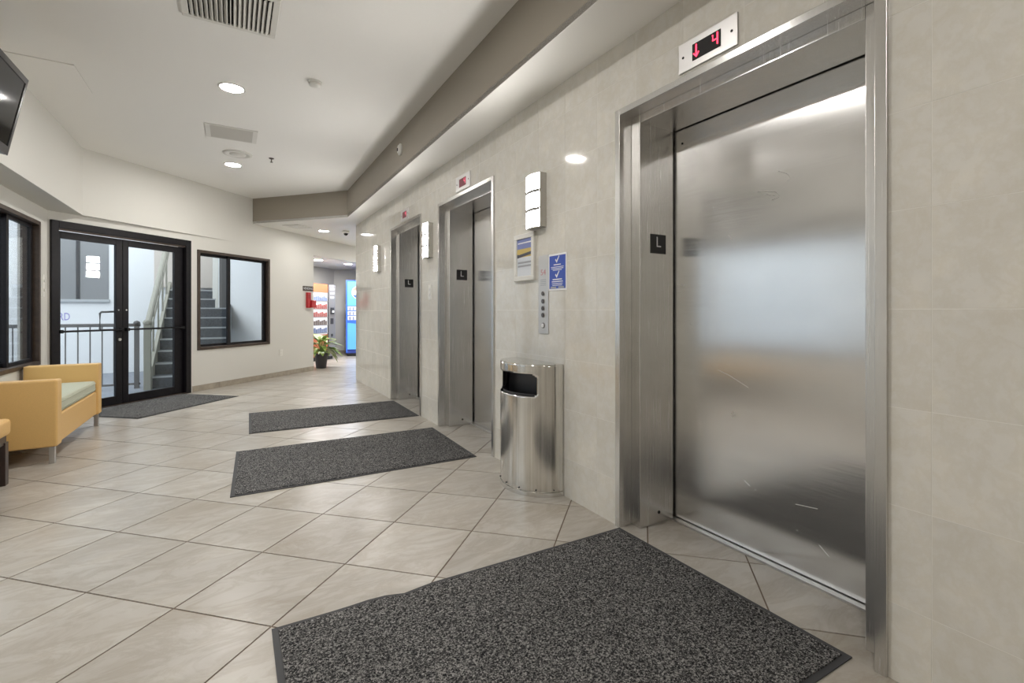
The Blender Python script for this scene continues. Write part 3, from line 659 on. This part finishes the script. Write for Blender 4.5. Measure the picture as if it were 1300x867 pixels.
f = MB(); f.box(-0.262, 0.262, 0.205, 0.24, -0.012, 0).box(-0.262, 0.262, -0.24, -0.205, -0.012, 0).box(-0.262, -0.225, -0.205, 0.205, -0.012, 0).box(0.225, 0.262, -0.205, 0.205, -0.012, 0)
f.build('vent_frame', 'white_metal', t, bevel=0.003)
box('vent_back', 'dark_void', t, -0.225, 0.225, -0.205, 0.205, -0.002, -0.0005)
for k in range(17):
    x_ = -0.208+0.026*k; sg = 1 if k < 8 else (-1 if k > 8 else 0)
    MB().prism([(x_-0.007*sg-0.003, -0.003), (x_-0.007*sg+0.003, -0.003), (x_+0.007*sg+0.003, -0.020), (x_+0.007*sg-0.003, -0.020)], -0.20, 0.20, 'y').build('slat', 'white_metal', t)
t = thing('return_grille', 'grey return air grille with white ends in the lobby ceiling', 'vent', (-0.01, 5.98, ZC), 0)
f = MB(); f.box(-0.235, 0.235, 0.19, 0.215, -0.008, 0).box(-0.235, 0.235, -0.215, -0.19, -0.008, 0).box(-0.235, -0.19, -0.19, 0.19, -0.008, 0).box(0.19, 0.235, -0.19, 0.19, -0.008, 0)
f.build('grille_frame', 'white_metal', t, bevel=0.002)
gr_ = MB()
for k in range(19): y_ = -0.18+0.02*k; gr_.prism([(y_-0.008, -0.002), (y_-0.006, -0.002), (y_+0.008, -0.010), (y_+0.006, -0.010)], -0.19, 0.19, 'x')
tag(gr_.build('blades', 'grille_grey', t), None, None, kind='stuff'); box('grille_back', 'grille_grey', t, -0.19, 0.19, -0.19, 0.19, -0.002, -0.0005)
t = thing('round_diffuser', 'round white ceiling diffuser beside the farther downlight', 'vent', (0.05, 6.72, ZC), 0)
MB().lathe([(0.155, 0.0), (0.150, -0.010), (0.118, -0.016), (0.110, -0.006)], 32).build('outer_ring', 'white_metal', t, smooth=True)
MB().lathe([(0.0, -0.024), (0.06, -0.022), (0.085, -0.014), (0.088, -0.004)], 32).build('inner_cone', 'white_metal', t, smooth=True)
t = thing('smoke_detector', 'round white smoke detector on the lobby ceiling', 'smoke detector', (0.577, 4.28, ZC), 0)
MB().lathe([(0.055, 0.0), (0.055, -0.012), (0.050, -0.016)], 24).build('base', 'white_metal', t); MB().lathe([(0.047, -0.016), (0.044, -0.032), (0.025, -0.040), (0.0, -0.040)], 24).build('cover', 'white_plastic', t, smooth=True)
t = thing('sprinkler', 'small dark sprinkler head hanging from the lobby ceiling', 'sprinkler', (0.406, 6.70, ZC), 0)
MB().lathe([(0.030, 0.0), (0.028, -0.006), (0.012, -0.010)], 18).build('escutcheon', 'bronze_brown', t); MB().cyl((0, 0, -0.045), 0.006, 0.037, 'z', 10).build('stem', 'bronze_brown', t); MB().cyl((0, 0, -0.050), 0.016, 0.004, 'z', 12).build('deflector', 'bronze_brown', t)
t = thing('access_panel', 'flush painted access panel in the ceiling beside the television', 'access panel', (-1.25, 5.22, ZC), 0)
box('panel', 'ceiling_paint', t, -0.21, 0.21, -0.28, 0.28, -0.006, -0.001); box('panel_gap', 'grille_grey', t, -0.213, 0.213, -0.283, 0.283, -0.001, -0.0002)
t = thing('square_vent', 'white square vent in the low ceiling near the vending room', 'vent', (0.95, 9.15, ZS), math.pi/4)
f = MB(); f.box(-0.17, 0.17, 0.13, 0.16, -0.012, 0).box(-0.17, 0.17, -0.16, -0.13, -0.012, 0).box(-0.17, -0.14, -0.13, 0.13, -0.012, 0).box(0.14, 0.17, -0.13, 0.13, -0.012, 0); f.build('vent_frame', 'white_metal', t)
for k in range(6): y_ = -0.11+0.044*k; MB().prism([(y_-0.014, -0.002), (y_-0.011, -0.002), (y_+0.014, -0.016), (y_+0.011, -0.016)], -0.14, 0.14, 'x').build('slat', 'white_metal', t)
t = thing('dome_camera', 'white dome security camera under the low ceiling', 'camera', (1.765, 9.23, ZS), 0)
MB().lathe([(0.060, 0.0), (0.062, -0.030), (0.050, -0.045)], 24).build('housing', 'white_plastic', t, smooth=True); MB().lathe([(0.040, -0.044), (0.034, -0.066), (0.018, -0.080), (0.0, -0.084)], 20).build('dome', 'black_gloss', t, smooth=True)
bx_ = BK0[0]+(5.0-YB)*(BK1[0]-BK0[0])/(BK1[1]-YB)
t = thing('alarm_strobe', 'round white alarm strobe on the taupe bulkhead', 'alarm', (bx_, 4.98, 2.865), RW)
MB().cyl((0, 0, 0), 0.060, 0.016, 'y', 24).build('base', 'white_plastic', t); MB().cyl((0, -0.016, 0), 0.050, 0.014, 'y', 24, 0.042).build('cover', 'white_plastic', t)
box('strobe_lens', 'dark_void', t, -0.034, -0.006, -0.033, -0.028, -0.014, 0.016)

# ================================================================== SMALL WALL FITTINGS ON THE DOOR WALL
t = thing('vending_sign', 'small dark sign with pale lettering above the red alarm box', 'sign', on_door(8.13, 1.567), DW)
box('plate', 'bronze_brown', t, -0.148, 0.148, -0.008, 0, 0, 0.095, 0.002); lettering('lettering', 'VENDING', 0.062, 'poster_pale', t, (0, -0.0088, 0.047))
t = thing('alarm_box', 'red fire alarm box at the corner below the dark sign', 'alarm', on_door(8.17, 1.24), DW)
box('back_box', 'red_plastic', t, -0.105, -0.005, -0.045, 0, 0, 0.30, 0.006); box('horn', 'red_plastic', t, -0.02, 0.112, -0.075, -0.046, 0.005, 0.15, 0.01); box('alarm_label', 'red_dull', t, -0.08, -0.03, -0.047, -0.045, 0.18, 0.26)
t = thing('wall_outlet', 'white wall outlet plate under the sliding window by doors', 'outlet', on_door(7.41, 0.365), DW)
box('plate', 'white_plastic', t, -0.038, 0.038, -0.006, 0, 0, 0.118, 0.002)
for z in (0.034, 0.082): box('socket', 'white_metal', t, -0.017, 0.017, -0.008, -0.006, z-0.014, z+0.014, 0.001)
t = thing('light_switch', 'white double switch plate on the narrow wall between window and glass doors', 'switch', (XL, 7.10, 1.33), LW)
box('plate', 'white_plastic', t, -0.04, 0.04, -0.006, 0, 0, 0.24, 0.002)
for z in (0.07, 0.17): box('toggle', 'white_metal', t, -0.008, 0.008, -0.016, -0.006, z-0.014, z+0.014)

# ================================================================== POTTED PLANT
t = thing('potted_plant', 'leafy green plant in a dark pot at the vending room opening', 'plant', (1.56, 10.70, 0), 0)
MB().lathe([(0.0, 0.0), (0.098, 0.0), (0.128, 0.265), (0.138, 0.268), (0.138, 0.30), (0.122, 0.30), (0.118, 0.262), (0.0, 0.262)], 28).build('pot', 'pot_black', t, smooth=False)
MB().cyl((0, 0, 0.255), 0.116, 0.012, 'z', 24).build('soil', 'soil', t)
def leafmesh(L, Wd, droop):
    b = MB(); n = 7
    for i in range(n):
        u = i/(n-1); hw = Wd*math.sin(math.pi*min(1, u*0.93+0.05))**0.8*(1-0.15*u); x = L*u; z = -droop*u*u*L
        b.v += [(x, -hw, z+0.012*hw/Wd), (x, 0, z-0.008), (x, hw, z+0.012*hw/Wd)]
    for i in range(n-1):
        for k in range(2): b.f.append((i*3+k, (i+1)*3+k, (i+1)*3+k+1, i*3+k+1))
    return b
base = [leafmesh(0.21, 0.080, 0.7), leafmesh(0.18, 0.072, 0.4), leafmesh(0.24, 0.076, 1.1)]
LM = []
for b in base:
    o = b.build('leaf', 'leaf_green', t, smooth=True); LM.append(o)
rnd = random.Random(3)
def put_leaf(o, az, z, rad, pitch):
    o.location = (rad*math.cos(az), rad*math.sin(az), z); o.rotation_euler = (0, -pitch, az)
    MB().tube([(0, 0, 0.26), (rad*0.5*math.cos(az), rad*0.5*math.sin(az), 0.26+(z-0.26)*0.7), (rad*math.cos(az), rad*math.sin(az), z)], 0.004, 5).build('stalk', 'stem_green', t)
for k in range(44):
    if k < 3: o = LM[k]
    else: o = LM[k % 3].copy(); COL.objects.link(o); o.parent = t
    az = k*2.399; lay = k % 4
    k_ = max(0.0, math.cos(az-math.radians(225))); o.scale = (1-0.5*k_,)*3
    put_leaf(o, az, 0.36+0.065*lay+rnd.uniform(-0.03, 0.03), 0.13-0.02*lay+rnd.uniform(-0.03, 0.05), math.radians([-5, 12, 30, 50][lay]+rnd.uniform(-12, 12)))

# ================================================================== VENDING MACHINES
def vframe(s, e): p = dw(s, e); return (p[0], p[1], 0)
EF = 7.4-6.357       # front of the snack machine, outward from the door wall
t = thing('snack_machine', 'lit snack vending machine with orange header and grey coin panel', 'vending machine', vframe(9.985, EF), DW)
box('cabinet', 'vend_dark', t, -0.485, 0.485, 0.03, 0.86, 0.06, 1.83); box('plinth', 'vend_dark', t, -0.46, 0.46, 0.06, 0.84, 0, 0.06)
box('header', 'vend_orange', t, -0.47, 0.205, 0.012, 0.03, 1.62, 1.82); box('lower_panel', 'vend_orange', t, -0.47, 0.205, 0.012, 0.03, 0.10, 0.62)
box('light_panel', 'vend_white', t, -0.47, 0.205, 0.02, 0.03, 0.62, 1.62)
box('door_trim', 'vend_dark', t, 0.205, 0.225, 0.0, 0.03, 0.08, 1.82)
for k in range(5):
    z_ = 0.66+0.19*k
    box('shelf', 'vend_grey', t, -0.47, 0.205, 0.0, 0.02, z_-0.012, z_)
    it = MB()
    for i in range(9): x_ = -0.44+0.07*i; it.box(x_, x_+0.045, 0.002, 0.018, z_, z_+0.09+0.03*((i+k) % 3)/2)
    tag(it.build('snack_row', ['item_blue', 'item_dark', 'item_red', 'item_red', 'item_blue'][k], t), None, None, kind='stuff')
cp = box('coin_panel', 'vend_grey', t, 0.225, 0.48, 0.0, 0.03, 0.08, 1.82)
for z_, h_ in ((1.68, 0.05), (1.58, 0.05), (1.48, 0.05)): box('selection_label', 'poster_pale', cp, 0.28, 0.42, -0.004, 0.0, z_, z_+h_)
box('note_slot', 'vend_dark', cp, 0.29, 0.41, -0.02, 0.0, 1.10, 1.26); box('note_light', 'vend_white', cp, 0.33, 0.40, -0.024, -0.02, 1.14, 1.19); box('keypad', 'vend_dark', cp, 0.29, 0.40, -0.006, 0.0, 0.86, 1.0); box('coin_return', 'vend_dark', cp, 0.31, 0.38, -0.006, 0.0, 0.55, 0.62)
t = thing('drink_machine', 'glowing blue drink vending machine against the back wall', 'vending machine', (2.97, 12.98, 0), -math.radians(12))
box('cabinet', 'vend_blue', t, -0.475, 0.475, 0.03, 0.95, 0.08, 1.98); box('plinth', 'vend_dark', t, -0.45, 0.45, 0.05, 0.92, 0, 0.08); box('kick_panel', 'vend_blue', t, -0.475, 0.475, 0.0, 0.03, 0.08, 0.16)
up = box('upper_panel', 'vend_lightblue', t, -0.44, 0.44, 0.0, 0.03, 1.32, 1.94); box('lower_panel', 'vend_lightblue', t, -0.44, 0.44, 0.0, 0.03, 0.18, 0.90)
box('edge_trim', 'vend_midblue', t, -0.475, -0.44, -0.004, 0.03, 0.10, 1.98); box('top_trim', 'vend_midblue', t, -0.44, 0.475, -0.004, 0.03, 1.94, 1.98)
MB().prism([(-0.44, 0.87), (0.44, 0.78), (0.44, 0.83), (-0.44, 0.93)], 0.004, 0.0, 'y').build('wave_stripe', 'vend_midblue', t)
for k in range(3): box('bottle_window', 'vend_white', t, -0.43, 0.30, -0.004, 0.03, 0.945+0.125*k, 1.045+0.125*k)
box('window_frame', 'vend_midblue', t, -0.44, 0.44, 0.004, 0.03, 0.90, 1.32)
for k in range(3):
    it = MB()
    for i in range(8): it.box(-0.40+0.085*i, -0.36+0.085*i, -0.012, -0.006, 0.95+0.125*k, 1.03+0.125*k)
    tag(it.build('bottle_row', 'item_blue', t), None, None, kind='stuff')
lc = (-0.17, 1.66)
def disc(a0, a1, r):
    return [(lc[0]+r*math.cos(math.radians(a)), lc[1]+r*math.sin(math.radians(a))) for a in [a0+(a1-a0)*i/12 for i in range(13)]]
lg = MB().prism(disc(0, 360, 0.17)[:-1], 0.001, 0.004, 'y').build('logo_disc', 'logo_white', up)
MB().prism(disc(25, 165, 0.155), 0.004, 0.006, 'y').build('logo_top', 'logo_red', lg); MB().prism(disc(205, 340, 0.155), 0.004, 0.006, 'y').build('logo_bottom', 'vend_midblue', lg)
